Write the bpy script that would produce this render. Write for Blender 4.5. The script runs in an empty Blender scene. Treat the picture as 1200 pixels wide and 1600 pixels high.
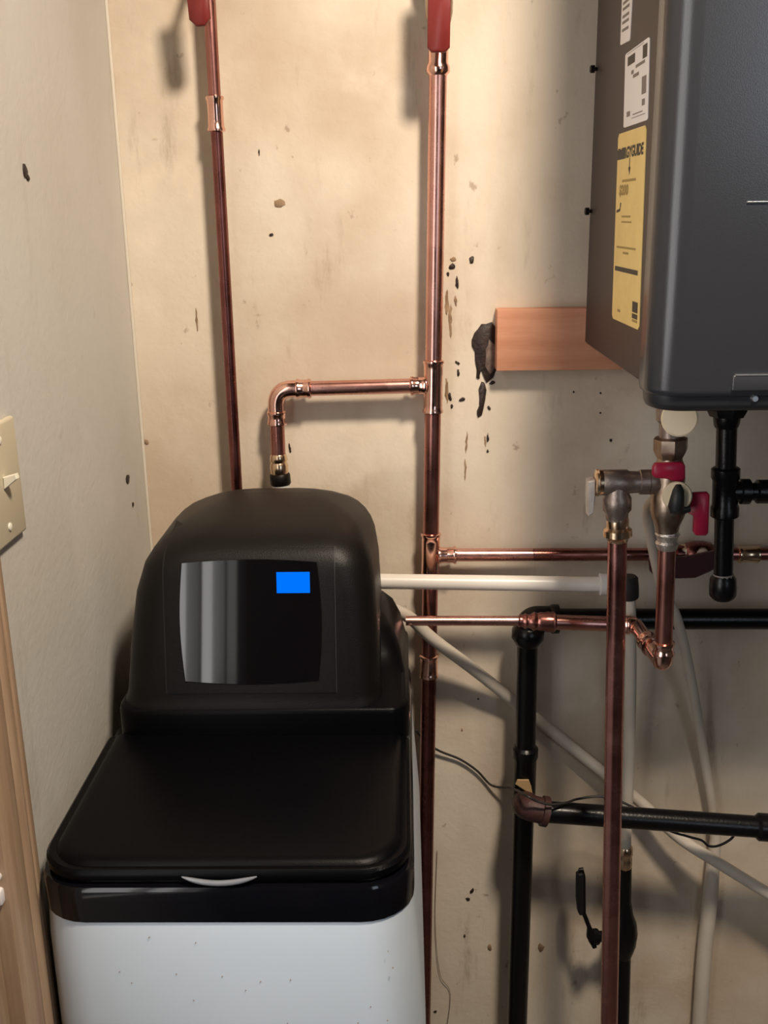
import bpy, bmesh, math, random
from mathutils import Vector, Matrix
random.seed(4)
scene = bpy.context.scene
COL = scene.collection

# ------------------------------------------------------------------ camera, world, lamps, exposure
cam_d = bpy.data.cameras.new('camera')
cam = bpy.data.objects.new('camera', cam_d)
COL.objects.link(cam)
cam_d.sensor_fit = 'HORIZONTAL'
cam_d.sensor_width = 36.0
cam_d.lens = 48.0
cam_d.clip_start = 0.01
cam.matrix_world = Matrix(((0.9997150, 0.0100370, 0.0216617, 0.0000000), (0.0180021, 0.2790328, -0.9601128, -1.2500000), (-0.0156810, 0.9602291, 0.2787726, 1.4500000), (0.0000000, 0.0000000, 0.0000000, 1.0000000)))
scene.camera = cam

world = bpy.data.worlds.new('world')
scene.world = world
world.use_nodes = True
wbg = world.node_tree.nodes['Background']
wbg.inputs[0].default_value = (0.55, 0.62, 0.75, 1)
wbg.inputs[1].default_value = 0.15

scene.view_settings.view_transform = 'Standard'
scene.view_settings.look = 'None'
scene.view_settings.gamma = 1.0
scene.view_settings.use_curve_mapping = False
scene.view_settings.exposure = 0.0

lamp = bpy.data.lights.new('ceiling_bulb_light', 'SPOT')
lamp.energy = 114.0
lamp.spot_size = math.radians(92)
lamp.spot_blend = 1.0
lamp.color = (1.0, 0.84, 0.67)
lamp.shadow_soft_size = 0.09
lo = bpy.data.objects.new('ceiling_bulb_light', lamp)
lo.location = (0.34, -0.97, 2.32)
lo.rotation_euler = (Vector((-0.01, 0.0, 0.98)) - lo.location).to_track_quat('-Z', 'Y').to_euler()
COL.objects.link(lo)

day = bpy.data.lights.new('doorway_daylight', 'AREA')
day.shape = 'RECTANGLE'
day.size = 0.56
day.size_y = 1.0
day.energy = 8.0
day.color = (0.97, 0.94, 0.92)
do = bpy.data.objects.new('doorway_daylight', day)
do.location = (-0.385, -1.0, 1.40)
do.rotation_euler = (math.radians(90), 0, math.radians(-90))
COL.objects.link(do)

win = bpy.data.lights.new('window_daylight', 'AREA')
win.shape = 'RECTANGLE'
win.size = 0.5
win.size_y = 0.9
win.energy = 4.5
win.color = (0.74, 0.86, 1.0)
wo = bpy.data.objects.new('window_daylight', win)
wo.location = (1.10, -2.59, 1.62)
wo.rotation_euler = (math.radians(90), 0, 0)
COL.objects.link(wo)

# ------------------------------------------------------------------ helpers
def smooth(me, ang=40):
    for p in me.polygons:
        p.use_smooth = True
    me.set_sharp_from_angle(angle=math.radians(ang))

def rring(xl, xr, yf, yb, rf, z, rb=None, n=7):
    """rounded rectangle in plan, counter-clockwise from the front left; rf front radius, rb back radius"""
    rb = rf if rb is None else rb
    pts = []
    for cx, cy, r, a0 in ((xl + rf, yf + rf, rf, 180), (xr - rf, yf + rf, rf, 270), (xr - rb, yb - rb, rb, 0), (xl + rb, yb - rb, rb, 90)):
        for i in range(n + 1):
            a = math.radians(a0 + 90 * i / n)
            pts.append(Vector((cx + r * math.cos(a), cy + r * math.sin(a), z)))
    return pts

def fillet(pts, rad, n=8):
    pts = [Vector(p) for p in pts]
    out = [pts[0]]
    for i in range(1, len(pts) - 1):
        p, a, b = pts[i], (pts[i - 1] - pts[i]), (pts[i + 1] - pts[i])
        la, lb = a.length, b.length
        a.normalize(); b.normalize()
        ang = a.angle(b)
        if ang > 3.12:
            out.append(p); continue
        d = min(rad / math.tan(ang / 2), la * .48, lb * .48)
        s, e = p + a * d, p + b * d
        for k in range(n + 1):
            t = k / n
            out.append((s * (1 - t) + p * t) * (1 - t) + (p * (1 - t) + e * t) * t)
    out.append(pts[-1])
    return out

def curve_pts(pts, n=10):
    """Catmull-Rom through the points"""
    P = [Vector(p) for p in pts]
    P = [P[0] * 2 - P[1]] + P + [P[-1] * 2 - P[-2]]
    out = []
    for i in range(1, len(P) - 2):
        for k in range(n):
            t = k / n
            out.append(.5 * ((2 * P[i]) + (P[i + 1] - P[i - 1]) * t + (2 * P[i - 1] - 5 * P[i] + 4 * P[i + 1] - P[i + 2]) * t * t
                             + (3 * P[i] - P[i - 1] - 3 * P[i + 1] + P[i + 2]) * t ** 3))
    out.append(P[-2])
    return out

class MB:
    def __init__(self):
        self.bm = bmesh.new()

    def loft(self, rings, cap0=True, cap1=True, closed=True):
        bm = self.bm
        vs = [[bm.verts.new(p) for p in r] for r in rings]
        n = len(vs[0])
        for a, b in zip(vs, vs[1:]):
            for i in range(n if closed else n - 1):
                j = (i + 1) % n
                bm.faces.new((a[i], a[j], b[j], b[i]))
        if cap0: bm.faces.new(list(reversed(vs[0])))
        if cap1: bm.faces.new(vs[-1])
        return self

    def tube(self, path, r, n=20, cap=True):
        path = [Vector(p) for p in path]
        m = len(path)
        rs = r if isinstance(r, (list, tuple)) else [r] * m
        t0 = (path[1] - path[0]).normalized()
        u = t0.orthogonal().normalized()
        rings = []
        for i, p in enumerate(path):
            t = (path[min(i + 1, m - 1)] - path[max(i - 1, 0)]).normalized()
            u = (u - t * u.dot(t)).normalized()
            w = t.cross(u)
            rings.append([p + (u * math.cos(2 * math.pi * k / n) + w * math.sin(2 * math.pi * k / n)) * rs[i] for k in range(n)])
        return self.loft(rings, cap, cap)

    def lathe(self, a, b, prof, n=24):
        """surface of revolution about a->b; prof = (fraction along, radius)"""
        a, b = Vector(a), Vector(b)
        d = (b - a)
        t = d.normalized(); u = t.orthogonal().normalized(); w = t.cross(u)
        rings = [[a + d * s + (u * math.cos(2 * math.pi * k / n) + w * math.sin(2 * math.pi * k / n)) * r for k in range(n)] for s, r in prof]
        return self.loft(rings)

    def hexa(self, a, b, r):
        return self.lathe(a, b, [(0, r * .92), (.1, r), (.9, r), (1, r * .92)], 6)

    def box(self, lo_, hi, bev=0.0, seg=2):
        lo_, hi = Vector(lo_), Vector(hi)
        r = bmesh.ops.create_cube(self.bm, size=1)
        vs = r['verts']
        for v in vs:
            v.co = Vector([(lo_[i] + hi[i]) / 2 + v.co[i] * (hi[i] - lo_[i]) for i in range(3)])
        if bev:
            es = list({e for v in vs for e in v.link_edges})
            bmesh.ops.bevel(self.bm, geom=es, offset=bev, segments=seg, profile=.5, affect='EDGES')
        return self

    def prism(self, pts, vec, bev=0.0):
        """closed outline (3-D points) pushed along vec"""
        vec = Vector(vec); pts = [Vector(p) for p in pts]
        c = sum(pts, Vector()) / len(pts)
        if bev:
            L = vec.length; u = vec / L
            def sh(p):
                d = (c - p); return p + d.normalized() * min(bev, d.length * .5)
            rings = [[sh(p) for p in pts], [p + u * bev for p in pts], [p + u * (L - bev) for p in pts], [sh(p) + vec for p in pts]]
        else:
            rings = [pts, [p + vec for p in pts]]
        self.loft(rings)
        return self

    def build(self, name, m, parent=None, ang=40):
        bm = self.bm
        bmesh.ops.recalc_face_normals(bm, faces=bm.faces[:])
        me = bpy.data.meshes.new(name)
        bm.to_mesh(me); bm.free()
        smooth(me, ang)
        me.materials.append(m)
        o = bpy.data.objects.new(name, me)
        COL.objects.link(o)
        if parent is not None:
            o.parent = parent
            o.matrix_parent_inverse = parent.matrix_world.inverted() if False else Matrix.Translation(-parent.location)
        return o

def tag(o, label=None, cat=None, group=None, kind=None):
    if label: o['label'] = label
    if cat: o['category'] = cat
    if group: o['group'] = group
    if kind: o['kind'] = kind
    return o

def thing(name, loc, label, cat, group=None):
    o = bpy.data.objects.new(name, None)
    o.empty_display_size = .05
    o.location = loc
    COL.objects.link(o)
    return tag(o, label, cat, group)

def V(p): return Vector(p)
def lerp(a, b, t): return V(a) * (1 - t) + V(b) * t

# ------------------------------------------------------------------ materials
def mat(name, col, rough=.5, metal=0.0, spec=.5, coat=0.0, bump=0.0, bscale=200, var=0.0, vscale=30, col2=None, rvar=0.0, stretch=None, trans=0.0, emit=None, estr=0.0):
    m = bpy.data.materials.new(name)
    m.use_nodes = True
    nt = m.node_tree; N = nt.nodes; L = nt.links
    b = N['Principled BSDF']
    b.inputs['Base Color'].default_value = (*col, 1)
    b.inputs['Roughness'].default_value = rough
    b.inputs['Metallic'].default_value = metal
    b.inputs['Specular IOR Level'].default_value = spec
    b.inputs['Coat Weight'].default_value = coat
    b.inputs['Coat Roughness'].default_value = .05
    b.inputs['Transmission Weight'].default_value = trans
    if emit:
        b.inputs['Emission Color'].default_value = (*emit, 1)
        b.inputs['Emission Strength'].default_value = estr
    tc = N.new('ShaderNodeTexCoord')
    mp = N.new('ShaderNodeMapping')
    L.new(tc.outputs['Object'], mp.inputs[0])
    if stretch: mp.inputs['Scale'].default_value = stretch
    if var or col2 or rvar:
        no = N.new('ShaderNodeTexNoise'); no.inputs['Scale'].default_value = vscale; no.inputs['Detail'].default_value = 6
        no.inputs['Roughness'].default_value = .6
        L.new(mp.outputs[0], no.inputs['Vector'])
        if col2 or var:
            c2 = col2 or tuple(max(0, c * (1 - var)) for c in col)
            cr = N.new('ShaderNodeValToRGB')
            cr.color_ramp.elements[0].position = .36; cr.color_ramp.elements[1].position = .64
            cr.color_ramp.elements[0].color = (*c2, 1); cr.color_ramp.elements[1].color = (*col, 1)
            L.new(no.outputs['Fac'], cr.inputs[0]); L.new(cr.outputs[0], b.inputs['Base Color'])
        if rvar:
            mr = N.new('ShaderNodeMapRange')
            mr.inputs['To Min'].default_value = max(0.02, rough - rvar); mr.inputs['To Max'].default_value = rough + rvar
            mr.inputs['From Min'].default_value = .3; mr.inputs['From Max'].default_value = .7
            L.new(no.outputs['Fac'], mr.inputs['Value']); L.new(mr.outputs[0], b.inputs['Roughness'])
    if bump:
        nb = N.new('ShaderNodeTexNoise'); nb.inputs['Scale'].default_value = bscale; nb.inputs['Detail'].default_value = 3
        L.new(tc.outputs['Object'], nb.inputs['Vector'])
        bp = N.new('ShaderNodeBump'); bp.inputs['Strength'].default_value = bump; bp.inputs['Distance'].default_value = .002
        L.new(nb.outputs['Fac'], bp.inputs['Height']); L.new(bp.outputs[0], b.inputs['Normal'])
    return m

def wall_mat(name, base, tan, dark, amount):
    m = bpy.data.materials.new(name)
    m.use_nodes = True
    nt = m.node_tree; N = nt.nodes; L = nt.links
    b = N['Principled BSDF']; b.inputs['Roughness'].default_value = .62; b.inputs['Specular IOR Level'].default_value = .25
    tc = N.new('ShaderNodeTexCoord')
    def noise(scale, det, st=(1, 1, 1), off=0.0, rough=.55):
        mp = N.new('ShaderNodeMapping'); mp.inputs['Scale'].default_value = st; mp.inputs['Location'].default_value = (off, off * .7, off * .3)
        L.new(tc.outputs['Object'], mp.inputs[0])
        no = N.new('ShaderNodeTexNoise'); no.inputs['Scale'].default_value = scale; no.inputs['Detail'].default_value = det
        no.inputs['Roughness'].default_value = rough
        L.new(mp.outputs[0], no.inputs['Vector'])
        return no.outputs['Fac']
    def ramp(src, p0, p1, v1=1.0):
        r = N.new('ShaderNodeMapRange'); r.interpolation_type = 'SMOOTHSTEP'
        r.inputs['From Min'].default_value = p0; r.inputs['From Max'].default_value = p1; r.inputs['To Max'].default_value = v1
        L.new(src, r.inputs['Value']); return r.outputs[0]
    def mix(fac, a, c):
        x = N.new('ShaderNodeMix'); x.data_type = 'RGBA'
        L.new(fac, x.inputs['Factor'])
        if isinstance(a, tuple): x.inputs['A'].default_value = (*a, 1)
        else: L.new(a, x.inputs['A'])
        x.inputs['B'].default_value = (*c, 1)
        return x.outputs['Result']
    c = mix(ramp(noise(3.2, 5, off=3.1), .42, .68, .75 * amount), base, tan)
    c = mix(ramp(noise(7.0, 6, (1, 1, .35), 9.0), .50, .72, .55 * amount), c, tan)
    c = mix(ramp(noise(16, 7, (1, 1, .22), 5.0, .7), .56, .75, .5 * amount), c, dark)
    c = mix(ramp(noise(42, 4, (1, 1, .8), 2.0, .6), .66, .74, .45 * amount), c, dark)
    c = mix(ramp(noise(5.5, 6, off=14.0), .56, .70, .45 * amount), c, tuple(min(1, v * 1.15) for v in base))
    L.new(c, b.inputs['Base Color'])
    bp = N.new('ShaderNodeBump'); bp.inputs['Strength'].default_value = .25; bp.inputs['Distance'].default_value = .002
    L.new(noise(120, 5), bp.inputs['Height']); L.new(bp.outputs[0], b.inputs['Normal'])
    return m

M = {}
M['wall'] = wall_mat('stained_cream_paint', (.68, .60, .49), (.52, .415, .31), (.26, .18, .115), 1.3)
M['wall_left'] = wall_mat('grey_cream_paint', (.56, .545, .505), (.51, .485, .43), (.41, .36, .30), .8)
M['copper'] = mat('bright_copper', (.74, .41, .355), .27, 1.0, rvar=.04, vscale=35, col2=(.67, .345, .295))
M['copper_new'] = mat('polished_copper', (.88, .55, .46), .17, 1.0, rvar=.05, vscale=90, col2=(.82, .47, .385))
M['copper_aged'] = mat('browned_copper', (.45, .205, .175), .30, 1.0, rvar=.05, vscale=35, col2=(.37, .155, .13))
M['copper_dark'] = mat('dark_copper', (.27, .105, .095), .28, 1.0, rvar=.05, vscale=35, col2=(.20, .075, .068)
    )
M['copper_mauve'] = mat('mauve_copper', (.62, .30, .27), .27, 1.0, rvar=.05, vscale=30, col2=(.50, .215, .195))
M['brass'] = mat('dull_brass', (.48, .38, .30), .38, 1.0, rvar=.1, vscale=80, col2=(.34, .26, .20))
M['brass_bright'] = mat('bright_brass', (.78, .58, .40), .22, 1.0)
M['nickel'] = mat('grey_bronze', (.40, .33, .29), .42, .85, col2=(.29, .23, .20), vscale=70, bump=.15, bscale=400)
M['iron'] = mat('black_iron', (.004, .0038, .0045), .28, 0.0, .3, bump=.12, bscale=300)
M['iron_rust'] = mat('rusty_iron', (.060, .022, .019), .55, .1, col2=(.035, .014, .013), vscale=60, bump=.3, bscale=250)
M['black'] = mat('satin_black_plastic', (.0018, .0018, .0024), .34, 0, .09, bump=.10, bscale=900)
M['black_head'] = mat('matt_black_plastic', (.0048, .0040, .0039), .40, 0, .22, bump=.16, bscale=900)
M['gloss'] = mat('gloss_black_plastic', (.003, .003, .0045), .10, 0, .4)
M['screen'] = mat('smoked_screen', (.004, .0035, .0045), .04, 0, .62)
M['screen'].node_tree.nodes['Principled BSDF'].inputs['IOR'].default_value = 1.5
M['seam'] = mat('seam_shadow_black', (.004, .004, .004), .6)
M['grip'] = mat('grip_highlight_grey', (.17, .18, .20), .25, 0, .5)
M['white'] = mat('white_cabinet_plastic', (.62, .70, .78), .38, 0, .5, col2=(.60, .68, .76), vscale=8)  # bluish tint puts cool daylight into the white plastic
M['scuff'] = mat('scuff_brown', (.22, .15, .11), .7)
M['lcd'] = mat('lit_blue_display', (.0, .0, .01), .6, spec=.0, emit=(.0, .18, 1.0), estr=1.0)
M['pvc'] = mat('milky_white_tube', (.74, .70, .64), .32, 0, .5, col2=(.70, .66, .60), vscale=12)
M['tube'] = mat('pale_flexible_tube', (.62, .56, .48), .4, 0, .4, col2=(.56, .50, .42), vscale=14)
M['fitting_white'] = mat('white_plastic_fitting', (.66, .66, .64), .4)
M['clip'] = mat('black_rubber', (.012, .012, .013), .5)
M['red'] = mat('red_vinyl', (.20, .026, .022), .38, 0, .4, col2=(.18, .022, .02), vscale=40)
M['crimson'] = mat('crimson_enamel', (.36, .012, .045), .35, 0, .5)
M['dark_red'] = mat('dark_red_vinyl', (.05, .012, .016), .4)
M['cream'] = mat('cream_plastic_disc', (.78, .66, .46), .5, col2=(.74, .61, .42), vscale=60)
M['tag'] = mat('pale_metal_tag', (.62, .58, .54), .45, .3, col2=(.5, .45, .42), vscale=90)
M['solder'] = mat('tinned_solder', (.82, .76, .70), .3, .9, bump=.6, bscale=350)
M['heater_side'] = mat('brown_black_sheet_metal', (.046, .033, .031), .5, .1, .4, bump=.05, bscale=700)
M['heater_front'] = mat('charcoal_painted_steel', (.030, .032, .038), .21, .0, .5, bump=.05, bscale=900)
M['heater_lip'] = mat('charcoal_lip', (.020, .021, .025), .4)
M['steel'] = mat('bright_steel', (.62, .62, .64), .3, 1.0)
M['label_yellow'] = mat('yellow_paper', (.84, .64, .24), .55, col2=(.79, .58, .21), vscale=40)
M['label_white'] = mat('white_paper', (.84, .81, .80), .5)
M['ink'] = mat('black_ink', (.035, .028, .022), .6)
M['ink_soft'] = mat('faded_ink', (.20, .17, .15), .6)
M['ink_brown'] = mat('ink_on_yellow', (.36, .25, .07), .6)
M['pine'] = mat('pine_board', (.62, .31, .195), .55, 0, .3, col2=(.52, .235, .135), vscale=9, stretch=(1, 1, 9), bump=.1, bscale=60)
M['casing'] = mat('varnished_pine', (.48, .34, .23), .42, 0, .4, col2=(.38, .255, .165), vscale=14, stretch=(10, 10, .6), bump=.1, bscale=80)
M['switch'] = mat('almond_plastic', (.55, .49, .36), .4)
M['switch_toggle'] = mat('ivory_toggle', (.80, .77, .66), .35)
M['glue'] = mat('dried_brown_adhesive', (.016, .009, .007), .6, col2=(.034, .018, .013), vscale=120, bump=.6, bscale=250)
M['glue_grey'] = mat('grey_adhesive', (.22, .16, .13), .7, col2=(.11, .075, .06), vscale=120)
M['stain'] = mat('brown_stain', (.24, .15, .085), .8, col2=(.36, .25, .15), vscale=90)
M['wire'] = mat('black_wire', (.02, .018, .018), .5)
M['hair'] = mat('thin_brown_thread', (.16, .10, .06), .7)
M['floor'] = mat('concrete_floor', (.15, .135, .12), .8, var=.25, vscale=6, bump=.3, bscale=40)
M['ceiling'] = mat('bare_board_ceiling', (.26, .21, .16), .8)
M['dim_wall'] = mat('dark_unseen_wall', (.13, .10, .08), .6)
M['dark_door'] = mat('dark_added_door', (.03, .022, .018), .5)
M['door'] = mat('white_door_paint', (.6, .6, .58), .5)
M['trim_bright'] = mat('cream_corner_paint', (.64, .59, .50), .5)

# ------------------------------------------------------------------ the room
XL = -0.33
def struct(name, mb, m, parent=None):
    o = mb.build(name, m, parent)
    if parent is None: o['kind'] = 'structure'
    return o
wall_back = struct('wall_back', MB().box((XL - .1, 0, -.1), (1.5, .1, 2.5)), M['wall'])
wl = MB()
wl.box((XL - .1, -.575, 0), (XL, 0, 2.4))
wl.box((XL - .1, -1.42, 2.0), (XL, -.575, 2.4))
wall_left = struct('wall_left', wl, M['wall_left'])
struct('wall_left', MB().box((XL - .1, -2.6, 0), (XL, -1.42, 2.4)), M['dim_wall'])  # unseen rear stretch, coloured dark to darken the softener screen's reflection
struct('wall_right', MB().box((1.5, -2.6, 0), (1.6, 0, 2.4)), M['dim_wall'])
wf = MB()
wf.box((XL, -2.7, 0), (-.12, -2.6, 2.4)); wf.box((-.12, -2.7, 2.05), (.75, -2.6, 2.4)); wf.box((.75, -2.7, 0), (.85, -2.6, 2.4)); wf.box((1.35, -2.7, 0), (1.5, -2.6, 2.4)); wf.box((.85, -2.7, 0), (1.35, -2.6, 1.17)); wf.box((.85, -2.7, 2.07), (1.35, -2.6, 2.4))
struct('wall_front', wf, M['dim_wall'])
door = struct('unseen_door_1', MB().box((-.12, -2.66, 0), (.75, -2.62, 2.05), .003), M['dark_door'])  # unseen dark slab, added to keep the screen's reflection dark
MB().lathe((-.06, -2.62, 1.0), (-.06, -2.57, 1.0), [(0, .025), (.1, .025), (.2, .010), (.5, .010), (.6, .024), (.9, .026), (1, .018)]).build('knob', M['brass'], door)
struct('unseen_trim_4', MB().box((-.20, -2.6, 0), (-.12, -2.58, 2.1), .004), M['trim_bright'])  # unseen pale strip, added as a bright line for the screen to reflect
struct('floor', MB().box((XL, -2.7, -.1), (1.5, 0, 0)), M['floor'])
struct('ceiling', MB().box((XL - .1, -2.7, 2.4), (1.6, 0, 2.5)), M['ceiling'])
# taped corner seam, a thin raised line
c0, c1 = V((XL, -.0, 0)), V((XL, -.0, 2.4))
tr = MB().box((XL, -.0035, 0), (XL + .0035, 0, 2.4), .001)
o = tr.build('trim_corner', M['trim_bright']); o['kind'] = 'structure'; o.name = 'trim_1'
# casing of the doorway in the left wall: a moulded profile run up the wall
def casing_profile(y0):
    pr = [(0, 0), (.010, 0), (.013, .004), (.013, .010), (.009, .014), (.015, .020), (.018, .028), (.018, .036), (.015, .040), (.019, .046), (.019, .072), (.016, .076), (0, .076)]
    return [V((XL + a, y0 - b, 0)) for a, b in pr]
cs = MB().prism(casing_profile(-.494), (0, 0, 2.03))
casing = struct('trim_2', cs, M['casing'])
struct('trim_3', MB().box((XL - .1, -.605, 0), (XL + .004, -.570, 2.0), .002), M['casing'])
dl_ = MB()
dl_.box((-.375, -.70, 0), (-.34, -.605, 2.0)); dl_.box((-.375, -1.42, 0), (-.34, -1.30, 2.0)); dl_.box((-.375, -1.30, 0), (-.34, -.70, .88)); dl_.box((-.375, -1.30, 1.90), (-.34, -.70, 2.0))
door2 = struct('door_2', dl_, M['door'])
MB().box((-.362, -.945, .88), (-.338, -.925, 1.90), .003).build('glazing_bar', M['door'], door2)
MB().box((-.362, -1.18, .88), (-.338, -1.16, 1.90), .003).build('glazing_bar', M['door'], door2)
sp = MB().box((XL + .0035, -.576, .9375), (XL + .013, -.561, .9510), .002)
sp.build('strike_plate', M['label_white'], casing)
sp = MB().box((XL + .0035, -.576, .9585), (XL + .013, -.561, .9640), .002)
sp.build('strike_plate', M['label_white'], casing)

# dried adhesive and drips standing proud of the back wall
def blob(pts, th=.0022, m='glue', parent=wall_back, name='glue_smear'):
    pts = [V(p) for p in pts]
    out = []
    n = len(pts)
    for i, p in enumerate(pts):               # doubled and roughened outline
        q = pts[(i + 1) % n]
        L_ = (q - p).length
        out.append(p); mid = (p + q) / 2
        out.append(mid + V((random.uniform(-.12, .12) * L_, 0, random.uniform(-.12, .12) * L_)))
    c = sum(out, V((0, 0, 0))) / len(out)
    mb = MB()
    mb.prism([V((p.x, -.0002, p.z)) for p in out], (0, -th, 0), min(.0008, th * .4))
    return mb.build(name, M[m], parent, 60)
def fleck(p, w, h, ang=0.0, m='glue', th=.0012):
    p = V(p); pts = []
    for k in range(9):
        a = 2 * math.pi * k / 9
        r = random.uniform(.65, 1.1)
        x, z = w / 2 * math.cos(a) * r, h / 2 * math.sin(a) * r
        ca, sa = math.cos(ang), math.sin(ang)
        pts.append((p.x + x * ca - z * sa, 0, p.z + x * sa + z * ca))
    return blob(pts, th, m)
blob([(0.1050, 0.0000, 1.3240), (0.0927, 0.0000, 1.3219), (0.0844, 0.0000, 1.3113), (0.0814, 0.0000, 1.2960), (0.0854, 0.0000, 1.2789), (0.0872, 0.0000, 1.2570), (0.0911, 0.0000, 1.2554), (0.0933, 0.0000, 1.2663), (0.0998, 0.0000, 1.2505), (0.1075, 0.0000, 1.2567), (0.1118, 0.0000, 1.2801), (0.1114, 0.0000, 1.3109)], .002)
blob([(0.1020, -0.0022, 1.3037), (0.0983, -0.0022, 1.2922), (0.0978, -0.0022, 1.2713), (0.1041, -0.0022, 1.2610), (0.1102, -0.0022, 1.2688), (0.1106, -0.0022, 1.2959)], .0028, 'glue_grey')
blob([(0.0935, 0.0000, 1.2522), (0.0974, 0.0000, 1.2506), (0.0984, 0.0000, 1.2292), (0.0947, 0.0000, 1.2109), (0.0900, 0.0000, 1.2078), (0.0884, 0.0000, 1.2158), (0.0913, 0.0000, 1.2333)], .002)
PXS = .00058
for q, w, h, a in (((0.0806, 0.0000, 1.3970), 11, 19, -.2), ((0.0571, 0.0000, 1.3900), 13, 13, 0), ((0.0526, 0.0000, 1.3812), 7, 12, 0), ((0.0633, 0.0000, 1.3713), 8, 26, .1), ((0.0644, 0.0000, 1.2753), 12, 6, -.7), ((0.0653, 0.0000, 1.2635), 6, 18, .1),
                   ((0.0701, 0.0000, 1.2304), 17, 9, .1), ((0.0552, 0.0000, 1.2337), 8, 22, .1), ((0.0576, 0.0000, 1.2225), 6, 12, 0), ((0.1068, 0.0000, 1.2504), 14, 8, .5), ((0.1033, 0.0000, 1.2196), 7, 12, .3), ((0.0877, 0.0000, 0.5247), 9, 20, -.5),
                   ((0.0823, 0.0000, 0.5120), 11, 12, 0), ((-0.1559, 0.0000, 1.4292), 9, 7, 0), ((-0.1657, 0.0000, 1.5215), 3, 14, 0), ((0.2403, 0.0000, 1.2115), 5, 5, 0), ((0.2545, 0.0000, 1.1767), 7, 9, .4), ((0.1022, 0.0000, 1.1818), 5, 22, 0), ((0.1024, 0.0000, 1.1647), 5, 9, 0),
                   ((0.2064, 0.0000, 1.2381), 5, 5, 0), ((-0.1446, 0.0000, 1.1716), 5, 22, .15), ((0.2392, 0.0000, 1.2361), 5, 5, 0), ((0.0938, 0.0000, 0.8250), 5, 5, 0), ((0.0782, 0.0000, 0.4494), 6, 10, 0), ((0.0355, 0.0000, 0.3171), 10, 8, .4)):
    fleck(q, w * PXS, h * PXS, a)
for q, w, h, a in (((0.0557, 0.0000, 1.3270), 9, 70, 0), ((0.0618, 0.0000, 1.3496), 6, 24, .1), ((0.0586, 0.0000, 1.3981), 14, 9, .2), ((0.0512, 0.0000, 1.2417), 9, 60, 0), ((0.0991, 0.0000, 1.1770), 5, 26, .1), ((0.1883, 0.0000, 0.4295), 20, 30, .3), ((-0.3240, 0.0000, 1.1819), 10, 14, .3), ((0.0760, 0.0000, 1.1772), 3.5, 50, -.05), ((0.0746, 0.0000, 1.1403), 3.5, 56, 0), ((-0.2505, 0.0000, 1.3313), 4, 54, .0), ((0.1144, 0.0000, 0.4296), 12, 26, .2), ((0.0511, 0.0000, 1.3498), 8, 60, 0), ((-0.1452, 0.0000, 1.4645), 30, 16, .2), ((0.0726, 0.0000, 0.7794), 4, 10, 0)):
    fleck(q, w * PXS, h * PXS, a, 'stain', .0006)
def side_fleck(p, w, h):
    p = V(p); pts = []
    for k in range(9):
        a = 2 * math.pi * k / 9; r = random.uniform(.6, 1.1)
        pts.append(V((XL + .0002, p.y + w / 2 * math.cos(a) * r, p.z + h / 2 * math.sin(a) * r)))
    return MB().prism(pts, (.001, 0, 0), .0004).build('glue_smear', M['glue'], wall_left, 60)
side_fleck((-0.3300, -0.3151, 1.4916), .012, .014); side_fleck((-0.3300, -0.3090, 1.4860), .008, .006); side_fleck((-0.3300, -0.0792, 1.1543), .016, .012); side_fleck((-0.3300, -0.0668, 1.1193), .008, .008)

# ------------------------------------------------------------------ light switch on the left wall
sw = thing('light_switch', (XL, -.496, 1.245), 'almond toggle light switch plate on the left wall at the picture edge', 'switch')
a, b = V((-0.3240, -0.4241, 1.2957)), V((-0.3240, -0.4264, 1.1960))
yf_ = (a.y + b.y) / 2 + .007
MB().box((XL, yf_ - .074, b.z), (XL + .006, yf_, a.z), .003, 3).build('plate', M['switch'], sw)
zc = (a.z + b.z) / 2
MB().prism([V((XL + .006, yf_ - .034, zc - .004)), V((XL + .006, yf_ - .034, zc + .006)), V((XL + .017, yf_ - .034, zc + .009)), V((XL + .018, yf_ - .034, zc + .005))], (0, -.006, 0), .001).build('toggle', M['switch_toggle'], sw)
for s in (-1, 1):
    MB().lathe((XL + .0055, yf_ - .037, zc + s * .036), (XL + .0075, yf_ - .037, zc + s * .036), [(0, .0035), (.7, .0033), (1, .002)], 12).build('screw', M['switch_toggle'], sw)

# ------------------------------------------------------------------ water softener
ws = thing('water_softener', (-.148, -.32, 0), 'white cabinet water softener with black lid, domed black head and blue lit display', 'water softener')
cab = MB()
cab.loft([rring(-.311, .010, -.530, -.095, .045, z_, .02) for z_ in (0.0, .02)] + [rring(-.315, xr_, -.533, -.095, .045, z_, .02) for z_, xr_ in ((.03, .016), (.5, .0155), (.76, .013), (.86, .0055))] + [rring(-.314, .0035, -.531, -.096, .045, .889, .02)])
cab.build('cabinet', M['white'], ws)
bd = MB()
bd.loft([rring(-.315 + d, .0040 - d, -.5325 + d, -.096 + d, .045 - d, z_, .02) for d, z_ in ((.002, .887), (0, .889), (0, .918), (.002, .921), (.009, .922), (.009, .928))])
bd.build('rim_band', M['gloss'], ws)
ld = MB()
ld.loft([rring(-.312 + d, .001 - d, -.528 + d, -.30, .042 - d * .6, z_, .004) for d, z_ in ((.008, .924), (.001, .925), (0, .928), (.0005, .932), (.003, .9345), (.006, .9345), (.008, .934), (.010, .9365), (.014, .9385), (.02, .939))])
lid = ld.build('lid', M['black'], ws)
# grip: crescent lip at the lid's front edge, its highlight painted in grey
g = []
cx = -.1565
for k in range(17):
    t = -1 + 2 * k / 16
    g.append((cx + .031 * t, -.5285 - .0030 * (1 - t * t), .9300 - .0040 * (1 - t * t)))
gp = MB(); gp.tube(g, [0.0005 + .0019 * (1 - (-1 + 2 * k / 16) ** 4) for k in range(17)], 10)
gp.build('grip', M['grip'], lid)
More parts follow.
